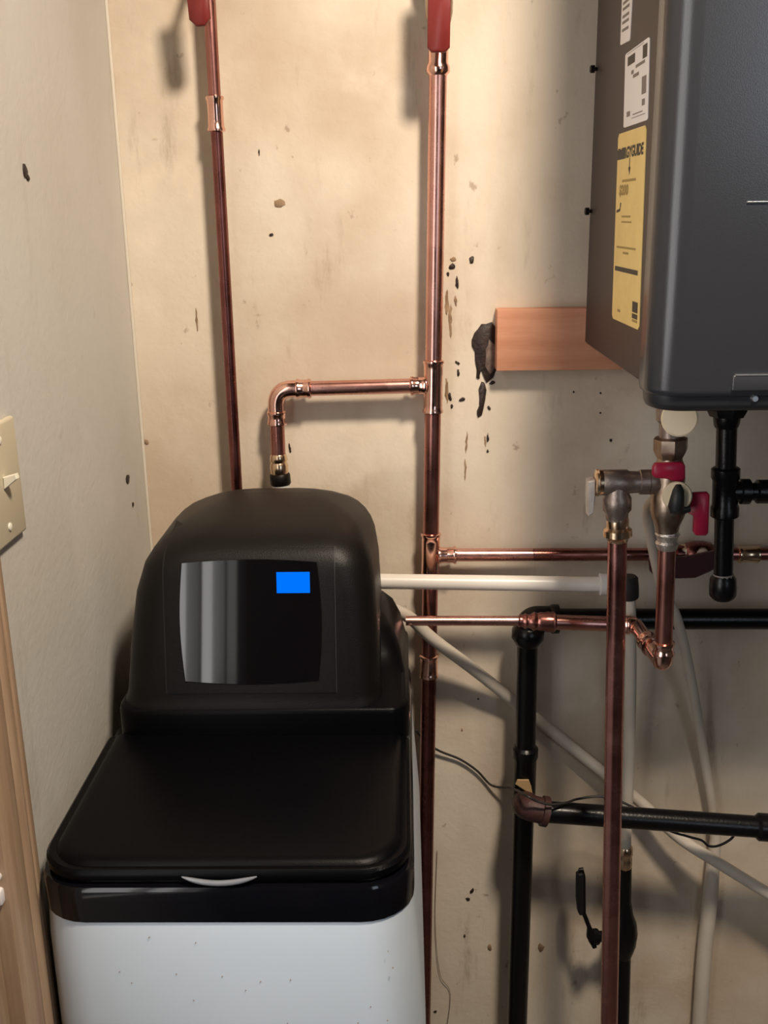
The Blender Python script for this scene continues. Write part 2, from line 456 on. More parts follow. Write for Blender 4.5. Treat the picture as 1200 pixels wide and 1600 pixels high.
# rear cover, stepped
rc = MB()
rc.loft([rring(-.300 + d, .001 - d, yf, -.097, .022, z_, .01) for d, yf, z_ in ((0, -.3075, .930), (0, -.3070, .962), (.0008, -.3060, .966), (.003, -.3035, .968), (.0045, -.245, .974), (.009, -.225, .992), (.018, -.205, 1.010), (.028, -.19, 1.018), (.036, -.18, 1.020))])
rc.build('rear_cover', M['black'], ws)
# head
def headrings():
    R = [(.962, -.296, -.026, -.3045, -.101, .030), (.969, -.296, -.026, -.3045, -.101, .030), (.972, -.294, -.0275, -.303, -.101, .030),
         (.980, -.2925, -.0285, -.302, -.102, .030), (1.03, -.288, -.030, -.2928, -.104, .032), (1.08, -.281, -.032, -.2837, -.106, .034), (1.108, -.272, -.036, -.2785, -.108, .036),
         (1.120, -.264, -.040, -.273, -.110, .038), (1.130, -.254, -.046, -.264, -.112, .040), (1.138, -.243, -.053, -.250, -.115, .040), (1.144, -.230, -.062, -.232, -.118, .038),
         (1.149, -.216, -.076, -.208, -.121, .034), (1.152, -.202, -.090, -.185, -.124, .028), (1.1535, -.190, -.102, -.168, -.127, .020)]
    return R
hd = MB()
hd.loft([rring(a_, b_, c_, d_, r_, z_, .02) for z_, a_, b_, c_, d_, r_ in headrings()])
head = hd.build('head_cover', M['black_head'], ws, 50)
prof = [(c_, z_) for z_, a_, b_, c_, d_, r_ in headrings()][3:12]
def off(pr, d):
    out = []
    for i, (y, z) in enumerate(pr):
        y0, z0 = pr[max(i - 1, 0)]; y1, z1 = pr[min(i + 1, len(pr) - 1)]
        t = V((0, y1 - y0, z1 - z0)).normalized()
        out.append((y - t.z * d, z + t.y * d))
    return out
def lerp2(a_, b_, t):
    return (a_[0] * (1 - t) + b_[0] * t, a_[1] * (1 - t) + b_[1] * t)
def strip(pr, x0, x1, d0, d1):
    o0, o1 = off(pr, d0), off(pr, d1)
    k_ = len(pr)
    b1 = off(pr, -.0001)
    o1 = [lerp2(a_, b_, max(0, (i - k_ + 5) / 4)) for i, (a_, b_) in enumerate(zip(o1, b1))]
    ring = [(y, z) for y, z in o0] + [(y, z) for y, z in reversed(o1)]
    return MB().prism([V((x0, y, z)) for y, z in ring], (x1 - x0, 0, 0))
FX0, FX1 = -.2455, -.0735
# face panel with its dark seams
def head_at(z):
    H = headrings()
    for a_, b_ in zip(H, H[1:]):
        if a_[0] <= z <= b_[0]:
            t = (z - a_[0]) / (b_[0] - a_[0])
            return [p * (1 - t) + q * t for p, q in zip(a_, b_)]
def head_pt(x, z, d):
    _, xl, xr, yf, _, r = head_at(z)[:6]
    y = yf
    if x < xl + r: y = yf + r - math.sqrt(max(0, r * r - (xl + r - x) ** 2))
    if x > xr - r: y = yf + r - math.sqrt(max(0, r * r - (x - xr + r) ** 2))
    e = .002
    s_ = (head_at(z + e)[3] - head_at(z - e)[3]) / (2 * e)
    n_ = V((0, -1, s_)).normalized()
    return V((x, y, z)) + n_ * d
def head_patch(xs, zs, d, fade):
    mb = MB(); rows = []
    for i, z in enumerate(zs):
        dd = d * min(1, (len(zs) - 1 - i) / fade)
        row = [head_pt(xs[0], z, -.0008)] + [head_pt(x, z, dd) for x in xs] + [head_pt(xs[-1], z, -.0008)]
        rows.append(row)
    rows.insert(0, [p + V((0, .0022, 0)) for p in rows[0]])
    return mb.loft(rows, False, False, False)
ZS = [.984 + (1.140 - .984) * k / 24 for k in range(25)]
head_patch([FX0 + (FX1 - FX0) * k / 16 for k in range(17)], ZS, .0012, 8).build('face_panel', M['black_head'], head, 50)
for x_ in (FX0 - .0009, FX1 + .0009):
    head_patch([x_ - .0007, x_ + .0007], ZS[:-1], .0005, 3).build('seam', M['seam'], head, 50)
# smoked screen, barrel-sided, lying on the sloped face
f0, f1 = V((0, -.3020, .980)), V((0, -.2785, 1.108))
fu = (f1 - f0).normalized(); fn = V((0, -fu.z, fu.y))
def face(x, z, d=0.0):
    s = (z - .980) / fu.z
    p = f0 + fu * s + fn * d
    return V((x, p.y, p.z))
sx0, sx1, sz0, sz1 = -.2265, -.0905, .9965, 1.1165
outl = []
for k in range(13): t = k / 12; outl.append((sx0 + (sx1 - sx0) * t, sz0 - .0035 * math.sin(math.pi * t)))
for k in range(1, 13): t = k / 12; outl.append((sx1 + .004 * math.sin(math.pi * t), sz0 + (sz1 - sz0) * t))
for k in range(1, 13): t = k / 12; outl.append((sx1 + (sx0 - sx1) * t, sz1 + .003 * math.sin(math.pi * t)))
for k in range(1, 12): t = k / 12; outl.append((sx0 - .004 * math.sin(math.pi * t), sz1 + (sz0 - sz1) * t))
scr = MB().prism([face(x, z, .0010) for x, z in outl], fn * .0016, .0005)
screen = scr.build('screen', M['screen'], head, 30)
MB().prism([face(-.1310, 1.0855, .0024), face(-.0975, 1.0855, .0024), face(-.0975, 1.1065, .0024), face(-.1310, 1.1065, .0024)], fn * .0005).build('display', M['lcd'], screen)
MB().box((-.21, -.096, .96), (-.05, -.045, 1.06), .008).build('bypass_valve', M['iron'], ws)
for k in range(26):                                     # brown specks on the cabinet front and side
    x = random.uniform(-.28, -.005) if k < 12 else random.uniform(-.06, -.01); z = random.uniform(.775, .875)
    MB().lathe((x, -.5328, z), (x, -.5338, z), [(0, random.uniform(.0004, .0008)), (1, .0003)], 6).build('speck', M['scuff'], ws) if k < 16 else None

# ------------------------------------------------------------------ copper pipework
def bead_sleeve(mb, a, b, r, h=.0016, bead=.0028):
    """soldered sleeve a->b: swollen ends and a bead at each mouth"""
    L_ = (V(b) - V(a)).length; e = .004 / L_
    mb.lathe(a, b, [(0, r), (e * .3, r + bead * .9), (e * .9, r + bead), (e * 1.4, r + h), (e * 3, r + h * .9), (.5, r + h * .8), (1 - e * 3, r + h * .9), (1 - e * 1.4, r + h), (1 - e * .9, r + bead), (1 - e * .3, r + bead * .9), (1, r)])
    return mb

YP = -.030
# left pipe
lp = thing('copper_pipe', (-0.2083, -0.0300, 1.4069), 'thin brown copper pipe with red lever running down behind the softener', 'pipe')
A, B = V((-0.2084, -0.0300, 1.6643)), V((-0.2091, -0.0300, 1.0977))
d = B - A
MB().tube([A - d * .25, lerp(A, B, .16)], .0070).build('pipe', M['copper_aged'], lp)
mb = MB(); bead_sleeve(mb, lerp(A, B, .148), lerp(A, B, .216), .0074); mb.build('coupling', M['copper_new'], lp)
MB().tube([lerp(A, B, .20), B + d * .45], .0069).build('pipe', M['copper_dark'], lp)
mb = MB(); mb.lathe(A - d * .20, A - d * .07, [(0, .009), (.1, .012), (.3, .012), (.35, .016), (.65, .016), (.7, .012), (.9, .012), (1, .009)]); mb.build('valve_body', M['brass'], lp)
def lever(top, bot, w, th, name, m, parent, chamfer=.3):
    top, bot = V(top), V(bot)
    u = (top - bot).normalized(); s = u.cross(V((0, 1, 0))).normalized()
    c = w * chamfer
    pts = [bot + s * (w / 2 - c), bot + s * w / 2 + u * c, top + s * w / 2, top - s * w / 2, bot - s * w / 2 + u * c, bot - s * (w / 2 - c)]
    return MB().prism([p + V((0, th / 2, 0)) for p in pts], (0, -th, 0), th * .22).build(name, m, parent, 60)
lever((-0.2143, -0.0750, 1.7051), (-0.2110, -0.0750, 1.6437), .0225, .007, 'lever', M['red'], lp)
MB().tube([A - d * .135, V((-0.2147, -0.0700, 1.6941))], .004).build('stem', M['brass'], lp)

# middle riser with its branches
mr = thing('copper_riser', (0.0320, -0.0300, 1.0951), 'bright copper riser with red lever, its two branches going left to softener and right', 'pipe')
R0, R1 = V((0.0418, -0.0300, 1.7097)), V((0.0167, -0.0300, 0.2646))
def rp(py):                                            # point on the riser at a picture height, baked to a fraction
    return lerp(R0, R1, py)
rr_ = .0100
tz = lambda q: (V(q).z - R0.z) / (R1.z - R0.z)
t_top, t_ring, t_t1a, t_t1, t_t1b = tz((0.0397, -0.0300, 1.6186)), tz((0.0390, -0.0300, 1.6005)), tz((0.0332, -0.0300, 1.2837)), tz((0.0332, -0.0300, 1.2531)), tz((0.0331, -0.0300, 1.2189))
t_t2a, t_t2, t_t2b, t_ca, t_cb = tz((0.0311, -0.0300, 1.0686)), tz((0.0310, -0.0300, 1.0383)), tz((0.0310, -0.0300, 1.0067)), tz((0.0290, -0.0300, 0.9040)), tz((0.0281, -0.0300, 0.8715))
MB().tube([rp(t_ring), rp(t_t1a + .004)], rr_).build('pipe', M['copper'], mr)
mb = MB(); mb.lathe(rp(t_top - .02), rp(t_ring + .003), [(0, rr_ * 1.12), (.75, rr_ * 1.12), (.82, rr_ * 1.32), (.92, rr_ * 1.32), (1, rr_)]); mb.build('coupling', M['copper_new'], mr)
mb = MB(); mb.lathe(rp(-.06), rp(t_top - .018), [(0, .012), (.1, .015), (.3, .015), (.35, .019), (.65, .019), (.7, .015), (.9, .015), (1, .012)]); mb.build('valve_body', M['brass'], mr)
lever((0.0408, -0.0780, 1.7172), (0.0388, -0.0780, 1.6132), .0238, .008, 'lever', M['red'], mr, .2)
MB().tube([rp(-.03), V((0.0410, -0.0740, 1.7122))], .004).build('stem', M['brass'], mr)
mb = MB(); bead_sleeve(mb, rp(t_t1a), rp(t_t1b), rr_)
bL = V((0.0056, -0.0300, 1.2527)); c_ = rp(t_t1)
bead_sleeve(mb, c_ + (bL - c_) * .25, bL, .0088)
mb.build('tee', M['copper_new'], mr)
MB().tube([rp(t_t1b - .004), rp(t_t2a + .004)], rr_).build('pipe', M['copper_aged'], mr)
mb = MB(); bead_sleeve(mb, rp(t_t2a), rp(t_t2b), rr_)
bR = V((0.0631, -0.0300, 1.0388)); c_ = rp(t_t2)
bead_sleeve(mb, c_ + (bR - c_) * .25, bR, .0085)
mb.build('tee', M['copper_new'], mr)
MB().tube([rp(t_t2b - .004), rp(t_ca + .004)], rr_).build('pipe', M['copper_aged'], mr)
mb = MB(); bead_sleeve(mb, rp(t_ca), rp(t_cb), rr_); mb.build('coupling', M['copper_new'], mr)
MB().tube([rp(t_cb - .004), rp(1.1)], rr_).build('pipe', M['copper_dark'], mr)
# branch to the softener
e0, ec, e1 = V((-0.1142, -0.0300, 1.2511)), V((-0.1551, -0.0300, 1.2508)), V((-0.1554, -0.0300, 1.2087))
MB().tube([bL + (bL - V(e0)) * .02, e0], .0088).build('branch_pipe', M['copper'], mr)
mb = MB()
pth = fillet([e0, ec, e1], .030, 12)
mb.tube(pth, .0102, 24)
bead_sleeve(mb, lerp(e0, ec, -.05), lerp(e0, ec, .42), .0092); bead_sleeve(mb, lerp(ec, e1, .62), lerp(ec, e1, 1.05), .0092)
mb.build('elbow', M['copper_new'], mr)
q0, q1, q2, q3, q4 = V((-0.1554, -0.0300, 1.2102)), V((-0.1556, -0.0300, 1.1689)), V((-0.1551, -0.0300, 1.1463)), V((-0.1541, -0.0300, 1.1324)), V((-0.1548, -0.0300, 1.0971))
MB().tube([q0, q1], .0088).build('drop_pipe', M['copper_aged'], mr)
MB().lathe(lerp(q1, q2, -.1), q2, [(0, .0092), (.08, .0102), (.3, .0112), (.42, .0096), (.55, .0112), (.9, .0112), (1, .0105)]).build('adapter', M['brass_bright'], mr)
MB().lathe(q2, q3, [(0, .0115), (.12, .0128), (.88, .0128), (1, .0118)], 16).build('nut', M['black_head'], mr)
MB().lathe(q3, q4, [(0, .0112), (1, .0112)]).build('white_connector', M['fitting_white'], mr)
# branch to the right
h0, h1, h2 = bR, V((0.3378, -0.0300, 1.0370)), V((0.5296, -0.0300, 1.0360))
MB().tube([h0 - (h1 - h0) * .01, lerp(h0, h1, .35)], .0082).build('branch_pipe', M['copper'], mr)
MB().tube([lerp(h0, h1, .345), h1], .0082).build('branch_pipe', M['copper_aged'], mr)
g0 = V((0.3911, -0.0300, 1.0365))
MB().tube([g0, h2], .0082).build('branch_pipe', M['copper_aged'], mr)
mb = MB(); bead_sleeve(mb, V((0.4125, -0.0300, 1.0363)), V((0.4395, -0.0300, 1.0360)), .0084); mb.build('coupling', M['brass_bright'], mr)
bvp = mr
mb = MB(); mb.lathe(V((0.3346, -0.0300, 1.0370)), V((0.3934, -0.0300, 1.0365)), [(0, .009), (.02, .0125), (.2, .0125), (.24, .015), (.4, .017), (.6, .017), (.76, .015), (.8, .0125), (.98, .0125), (1, .009)]); mb.build('ball_valve', M['copper_dark'], mr)
MB().lathe(V((0.3410, -0.0300, 1.0370)), V((0.3505, -0.0300, 1.0369)), [(0, .0128), (.5, .0135), (1, .0128)], 8).build('nut', M['brass_bright'], mr)
MB().lathe(V((0.3694, -0.0300, 1.0401)), V((0.3599, -0.0620, 1.0475)), [(0, .007), (1, .007)], 12).build('stem', M['brass'], mr)
lv = [(0.2936, -0.0620, 1.0432), (0.2964, -0.0620, 1.0481), (0.3075, -0.0620, 1.0448), (0.3384, -0.0620, 1.0461), (0.3612, -0.0620, 1.0508), (0.3749, -0.0620, 1.0539), (0.3817, -0.0620, 1.0457), (0.3795, -0.0620, 1.0342), (0.3691, -0.0620, 1.0268), (0.3518, -0.0620, 1.0187), (0.3324, -0.0620, 1.0181), (0.3027, -0.0620, 1.0200), (0.2960, -0.0620, 1.0284)]
MB().prism(lv, (0, -.006, 0), .0015).build('lever', M['dark_red'], mr)

# thin pipe from the softener that widens and climbs to the heater valve
tp = thing('copper_feed_pipe', (0.0874, -0.1020, 0.9792), 'copper pipe from the softener back, thin then wider, bending up to the heater valve', 'pipe')
k0, k1, k2, k3 = V((-0.0018, -0.1020, 0.9800)), V((0.1350, -0.1020, 0.9788)), V((0.1765, -0.1020, 0.9768)), V((0.2624, -0.1020, 0.9728))
MB().tube([k0, k1], .0060).build('thin_pipe', M['copper'], tp)
mb = MB(); mb.lathe(lerp(k0, k1, .985), lerp(k1, k2, 1.05), [(0, .006), (.04, .0078), (.12, .0075), (.2, .0095), (.24, .0080), (.33, .0085), (.42, .0115), (.5, .0098), (.58, .0115), (.7, .0112), (.78, .0125), (.86, .0118), (.94, .0128), (1, .0095)]); mb.build('reducer', M['copper_aged'], tp)
MB().tube([k2, k3], .0092).build('pipe', M['copper'], tp)
up0, up1 = V((0.2833, -0.2000, 0.9673)), V((0.2788, -0.2000, 1.1220))
mb = MB()
kk = V((up0.x - .010, -.104, k3.z))
mb.tube(fillet([lerp(k3, kk, -.05), kk, up0 + V((-.001, .012, .0))], .014, 8), .0094)
bead_sleeve(mb, lerp(k3, kk, .0), lerp(k3, kk, .55), .0094)
bead_sleeve(mb, lerp(kk, up0, .40), lerp(kk, up0, .62), .0094)
mb.build('elbow', M['copper_new'], tp)
mb = MB()
jb = lerp(up0, up1, .10)
mb.tube(fillet([lerp(kk, up0, .75), up0, jb], .016, 10), .0106)
bead_sleeve(mb, lerp(up0, up1, .06), lerp(up0, up1, .17), .0096)
mb.build('elbow', M['copper_new'], tp)
MB().tube([jb, lerp(up0, up1, .97)], .0096).build('riser_pipe', M['copper_aged'], tp)
mb = MB(); mb.lathe(lerp(up0, up1, .86), lerp(up0, up1, 1.02), [(0, .0098), (.1, .0112), (.3, .0125), (.4, .0108), (.6, .0118), (.7, .0132), (.8, .0115), (1, .0112)]); mb.build('solder_joint', M['solder'], tp)

# long right-hand pipe
rp_ = thing('copper_drop_pipe', (0.2357, -0.2000, 0.8368), 'long reddish copper pipe dropping from the brass tee to the bottom edge', 'pipe')
s0, s1 = V((0.2258, -0.2000, 1.1197)), V((0.2471, -0.2000, 0.4401))
MB().tube([s0, s1], .0103).build('pipe', M['copper_mauve'], rp_)
mb = MB(); mb.lathe(V((0.2250, -0.2000, 1.1368)), V((0.2263, -0.2000, 1.1096)), [(0, .0115), (.15, .012), (.4, .0118), (.5, .0152), (.75, .0155), (.85, .012), (1, .0104)]); mb.build('collar', M['brass_bright'], rp_)

# ------------------------------------------------------------------ white plastic pipe with its elbow
wp = thing('white_water_pipe', (0.1041, -0.0800, 1.0217), 'milky white plastic pipe running level from the softener to a black clipped elbow', 'pipe')
w0, w1 = V((-0.0472, -0.0800, 1.0231)), V((0.2340, -0.0800, 1.0164))
MB().tube([w0, w1], .0094).build('pipe', M['pvc'], wp)
w2 = V((0.2448, -0.0800, 1.0163)); w3 = V((0.2679, -0.0800, 1.0161)); w4 = V((0.2713, -0.0800, 0.9787))
MB().lathe(lerp(w1, w2, -.15), lerp(w1, w2, .75), [(0, .0108), (.1, .0135), (.9, .0135), (1, .0120)]).build('collar', M['fitting_white'], wp)
MB().tube(fillet([lerp(w1, w2, .7), w3, lerp(w3, w4, .5)], .012, 8), .0098).build('elbow', M['fitting_white'], wp)
MB().lathe(lerp(w3, w4, -.28), lerp(w3, w4, .50), [(0, .0095), (.08, .0118), (.5, .0122), (.92, .0118), (1, .0098)], 14).build('clip', M['clip'], wp)
w5 = V((0.2894, -0.0500, 0.6314))
MB().tube(curve_pts([lerp(w3, w4, .45), w4, (0.2732, -0.0780, 0.9509), (0.2808, -0.0620, 0.8831), (0.2877, -0.0500, 0.7491), w5], 8), .0076).build('down_tube', M['tube'], wp)

# black valve below that tube
bv = thing('black_gas_cock', (0.2937, -0.0500, 0.4912), 'black ball valve with upright black lever, half hidden by the long copper pipe', 'valve')
v0, v1, v2, v3 = w5, V((0.2902, -0.0500, 0.5976)), V((0.2931, -0.0500, 0.5223)), V((0.3003, -0.0500, 0.2846))
MB().lathe(lerp(v0, v1, -.0), v1, [(0, .0085), (.1, .0105), (.35, .0105), (.45, .009), (.6, .0098), (.9, .0098), (1, .0085)], 16).build('adapter', M['brass_bright'], bv)
MB().tube([v1, lerp(v1, v2, .9)], .0095).build('pipe', M['iron'], bv)
MB().lathe(lerp(v1, v2, .75), V((0.2956, -0.0500, 0.4544)), [(0, .010), (.2, .0125), (.35, .017), (.55, .019), (.75, .017), (.85, .0145), (1, .0105)], 20).build('valve_body', M['iron'], bv)
MB().tube([V((0.2953, -0.0500, 0.4596)), v3], .0105).build('pipe', M['iron'], bv)
st0, st1 = V((0.2859, -0.0500, 0.4891)), V((0.2457, -0.0620, 0.4967))
MB().lathe(st0, st1, [(0, .010), (.4, .010), (.45, .0075), (.7, .0075), (.75, .011), (.95, .011), (1, .008)], 12).build('stem', M['iron'], bv)
lvp = [(0.2546, -0.0640, 0.4838), (0.2494, -0.0640, 0.4817), (0.2400, -0.0640, 0.5004), (0.2403, -0.0640, 0.5148), (0.2344, -0.0640, 0.5312), (0.2258, -0.0640, 0.5536), (0.2233, -0.0640, 0.5988), (0.2255, -0.0640, 0.6087), (0.2314, -0.0640, 0.6097), (0.2344, -0.0640, 0.5978), (0.2368, -0.0640, 0.5384), (0.2434, -0.0640, 0.5230), (0.2493, -0.0640, 0.5076)]
lv_ = MB().prism(lvp, (0, -.005, 0), .0012).build('lever', M['iron'], bv)
gr = [(0.2312, -0.0665, 0.5372), (0.2284, -0.0665, 0.5656), (0.2270, -0.0665, 0.6035)]
MB().tube([gr[0], lerp(gr[0], gr[1], .3), gr[1], lerp(gr[1], gr[2], .95), gr[2]], [.003, .0055, .0058, .0055, .003], 12).build('lever_sleeve', M['clip'], lv_)

# ------------------------------------------------------------------ pale flexible tubes
dt = MB().tube(curve_pts([(-0.0250, -0.0880, 0.9928), (0.0029, -0.0680, 0.9703), (0.0317, -0.0560, 0.9366), (0.0849, -0.0360, 0.8848), (0.1514, -0.0140, 0.8185), (0.2074, -0.0130, 0.7694), (0.2685, -0.0180, 0.7179), (0.3141, -0.0300, 0.6831), (0.3618, -0.0420, 0.6396), (0.4178, -0.0500, 0.6032), (0.4836, -0.0560, 0.5612), (0.5461, -0.0600, 0.5215)], 8), .0078, 16)
tag(dt.build('drain_tube', M['tube']), 'milky drain tube slanting down the wall from the softener to the right edge', 'tube')
vt = MB().tube(curve_pts([(0.2739, -0.1650, 1.1493), (0.2761, -0.1200, 1.1187), (0.2905, -0.0920, 1.0710), (0.3085, -0.0820, 1.0107), (0.3295, -0.0760, 0.9708), (0.3585, -0.0500, 0.8857), (0.3943, -0.0200, 0.7502), (0.4174, -0.0180, 0.6414), (0.4200, -0.0160, 0.5895), (0.4202, -0.0150, 0.5057), (0.4195, -0.0140, 0.4189), (0.4221, -0.0140, 0.2498)], 8),
               [.0062] * 56 + [.0066 + .0040 * min(1, k / 14) for k in range(33)], 16)
tag(vt.build('relief_tube', M['tube']), 'pale tube curving down the wall from behind the brass valve to the bottom', 'tube')

# ------------------------------------------------------------------ black iron gas pipe on the wall
gp_ = thing('gas_pipe', (0.1487, -0.0520, 0.7510), 'black iron pipe down the wall with a level arm above and a rusty elbow arm', 'pipe')
n0, n1, n2 = V((0.5291, -0.0520, 0.9576)), V((0.1521, -0.0520, 0.9608)), V((0.1513, -0.0520, 0.9235))
MB().tube([n0, lerp(n1, n0, .06)], .0132).build('top_pipe', M['iron'], gp_)
mb = MB(); mb.tube(fillet([lerp(n1, n0, .09), n1, lerp(n1, n2, .7)], .022, 10), .0165)
mb.lathe(lerp(n1, n0, .07), lerp(n1, n0, .105), [(0, .0165), (.2, .0185), (.8, .0185), (1, .0135)])
mb.lathe(lerp(n1, n2, .25), lerp(n1, n2, .95), [(0, .0165), (.2, .0205), (.6, .0205), (1, .0140)])
mb.build('elbow', M['iron'], gp_)
m0, m1 = V((0.1521, -0.0520, 0.7837)), V((0.1516, -0.0520, 0.6549))
MB().tube([lerp(n1, n2, .8), m0], .0130).build('pipe', M['iron'], gp_)
mb = MB(); mb.lathe(m0, lerp(m0, m1, .75), [(0, .0135), (.04, .0168), (.16, .0168), (.2, .0150), (.8, .0150), (.84, .0165), (.96, .0165), (1, .0135)]); mb.build('tee', M['iron'], gp_)
MB().tube([lerp(m0, m1, .7), V((0.1499, -0.0520, 0.2749))], .0140).build('pipe', M['iron'], gp_)
r0 = V((0.1527, -0.0550, 0.7033)); rA = V((0.1488, -0.1000, 0.7222)); rB = V((0.1734, -0.1000, 0.7165))
mb = MB(); mb.tube(fillet([r0, V((rA.x, -.098, rA.z)), rB], .014, 10), .0165)
mb.lathe(lerp(rA, rB, .78), lerp(rA, rB, 1.15), [(0, .0165), (.1, .0192), (.9, .0192), (1, .0150)])
mb.build('rusty_elbow', M['iron_rust'], gp_)
l0, l1 = V((0.1685, -0.1000, 0.7166)), V((0.4410, -0.1120, 0.7010))
MB().tube([l0, l1], .0137).build('lower_pipe', M['iron'], gp_)
MB().lathe(lerp(l0, l1, .985), lerp(l0, l1, 1.25), [(0, .0140), (.05, .0175), (.95, .0175), (1, .014)]).build('coupling', M['iron'], gp_)
MB().prism([(0.1382, -0.0665, 0.7370), (0.1405, -0.0675, 0.7442), (0.1554, -0.0675, 0.7441), (0.1591, -0.0665, 0.7332), (0.1611, -0.0660, 0.7215), (0.1508, -0.0670, 0.7279)], (0, -.0025, 0), .0008).build('tan_patch', M['cream'] if False else mat('tan_patch_colour', (.42, .28, .13), .6), gp_)  # flat tan patch just above the rusty elbow

wr = MB().tube(curve_pts([(0.0102, -0.0200, 0.7895), (0.0222, -0.0120, 0.7689), (0.0412, -0.0080, 0.7521), (0.0691, -0.0060, 0.7382), (0.0927, -0.0060, 0.7205), (0.1128, -0.0080, 0.6990), (0.1340, -0.0300, 0.7083), (0.1382, -0.0750, 0.7328), (0.1459, -0.1195, 0.7518), (0.1602, -0.1210, 0.7445), (0.1783, -0.1180, 0.7380), (0.1984, -0.1080, 0.7344), (0.2176, -0.0900, 0.7286), (0.2512, -0.0850, 0.7282), (0.2881, -0.0880, 0.7140), (0.3308, -0.0880, 0.6828), (0.3597, -0.0900, 0.6727), (0.3767, -0.0920, 0.6683), (0.3862, -0.0950, 0.6617), (0.3975, -0.1000, 0.6661), (0.4114, -0.1000, 0.6754), (0.4207, -0.0900, 0.6791)], 8), .0016, 8)
tag(wr.build('wire', M['wire']), 'thin black wire looping from the softener across the wall along the lower gas pipe', 'wire')
th = MB().tube(curve_pts([(0.0386, -0.0030, 0.5920), (0.0357, -0.0030, 0.4757), (0.0420, -0.0040, 0.3886), (0.0570, -0.0030, 0.3540), (0.0533, -0.0040, 0.2978), (0.0449, -0.0030, 0.2502)], 8), .0004, 6)
tag(th.build('thread', M['hair']), 'hair-thin loose thread hanging on the wall right of the softener near the bottom', 'thread')

# ------------------------------------------------------------------ pine mounting board
wb = MB()
b0, b1 = V((0.1093, -0.0270, 1.3408)), V((0.1104, -0.0270, 1.2685))
wb.box((b0.x, -.027, b1.z), (.60, 0, b0.z), .0015)
tag(wb.build('mounting_board', M['pine']), 'short orange pine board on the wall behind the water heater', 'board')

# ------------------------------------------------------------------ tankless water heater
wh = thing('tankless_water_heater', (.44, -.03, 1.28), 'charcoal tankless water heater hung on the wall with yellow and white side labels', 'water heater')
HX, HY0, HY1 = .213, -.027, -.335
HZ = 1.300
bd = MB(); bd.loft([rring(HX + d, .68 - d, HY1, HY0, .003, z_, .003) for d, z_ in ((.003, 1.300), (0, 1.303), (0, 1.97), (.003, 1.973))])
bd.build('casing', M['heater_side'], wh)
fc = MB(); fc.loft([rring(HX - .0015 + d, .6815 - d, -.368 + d, -.322, .027, z_, .002, 10) for d, z_ in ((.004, 1.2935), (.001, 1.296), (0, 1.300), (0, 1.978), (.004, 1.982))])
front = fc.build('front_cover', M['heater_front'], wh)
lp_ = MB(); lp_.loft([rring(HX + .001 + d, .68 - d, -.364 + d, -.325 - d * .3, .024, z_, .004, 8) for d, z_ in ((.008, 1.280), (.003, 1.2825), (.001, 1.287), (.0, 1.298))])
lp_.build('bottom_lip', M['heater_lip'], wh)
MB().box((.281, -.3700, 1.2990), (.62, -.366, 1.3130), .0018, 3).build('access_strip', M['heater_front'], front)
MB().box((.283, -.3702, 1.3120), (.615, -.3670, 1.3138), .0005).build('edge_highlight', M['steel'], front)  # bright strip painting the highlight along the lower panel edge
MB().box((.2815, -.3692, 1.4543), (.45, -.3675, 1.4559), .0004).build('edge_highlight', M['steel'], front)  # bright strip painting the highlight on the cover seam
qs = V((0.3032, -0.3620, 1.2919))
MB().lathe((qs.x, -.360, qs.z), (qs.x, -.366, qs.z), [(0, .004), (.5, .004), (1, .0025)], 12).build('screw', M['steel'], wh)
for q in (V((0.2079, -0.0400, 1.5988)), V((0.2140, -0.0400, 1.4501))):
    MB().lathe((HX + .001, q.y, q.z), (HX - .008, q.y, q.z), [(0, .002), (.4, .002), (.45, .0042), (.9, .0042), (1, .003)], 10).build('bolt', M['iron'], wh)

def side_pt(o_, u, v, P_=None):
    """bilinear point on a label: o_ = four corners (top left, top right, bottom left, bottom right)"""
    return lerp(lerp(o_[0], o_[1], u), lerp(o_[2], o_[3], u), v)
def side_label(name, c4, m, th=.0006):
    c4 = [V((HX, p[1], p[2])) for p in c4]
    pts = []
    for u, v in ((.04, 0), (.96, 0), (1, .02), (1, .98), (.96, 1), (.04, 1), (0, .98), (0, .02)):
        pts.append(side_pt(c4, u, v))
    o = MB().prism(pts, (-th, 0, 0)).build(name, m, wh)
    return o, c4
def patch(par, c4, u0, u1, v0, v1, m, name='print', x=-.0007):
    pts = [side_pt(c4, u, v) + V((x, 0, 0)) for u, v in ((u0, v0), (u1, v0), (u1, v1), (u0, v1))]
    return MB().prism(pts, (-.00012, 0, 0)).build(name, m, par)
def text(par, c4, body, u, v, h, wfit, m, name='lettering', x=-.0008):
    cu = bpy.data.curves.new(name, 'FONT'); cu.body = body; cu.size = 1.0; cu.align_x = 'LEFT'; cu.extrude = .0; cu.offset = .045
    o = bpy.data.objects.new(name, cu); COL.objects.link(o)
    bpy.context.view_layer.update()
    me = bpy.data.meshes.new_from_object(o.evaluated_get(bpy.context.evaluated_depsgraph_get()))
    bpy.data.objects.remove(o)
    xs = [p.co.x for p in me.vertices]; ys = [p.co.y for p in me.vertices]
    W, H = max(xs) - min(xs), max(ys) - min(ys)
    org = side_pt(c4, u, v)
    ux = (side_pt(c4, 1, v) - side_pt(c4, 0, v)).normalized()
    for p in me.vertices:
        a_, b_ = (p.co.x - min(xs)) / W * wfit, (p.co.y - min(ys)) / H * h
        p.co = org + ux * a_ + V((0, 0, b_)) + V((x, 0, 0))
    me.materials.append(m)
    to = bpy.data.objects.new(name, me); COL.objects.link(to)
    to.parent = par.parent if False else par
    to.matrix_parent_inverse = par.matrix_world.inverted()
    return to
bpy.context.view_layer.update()
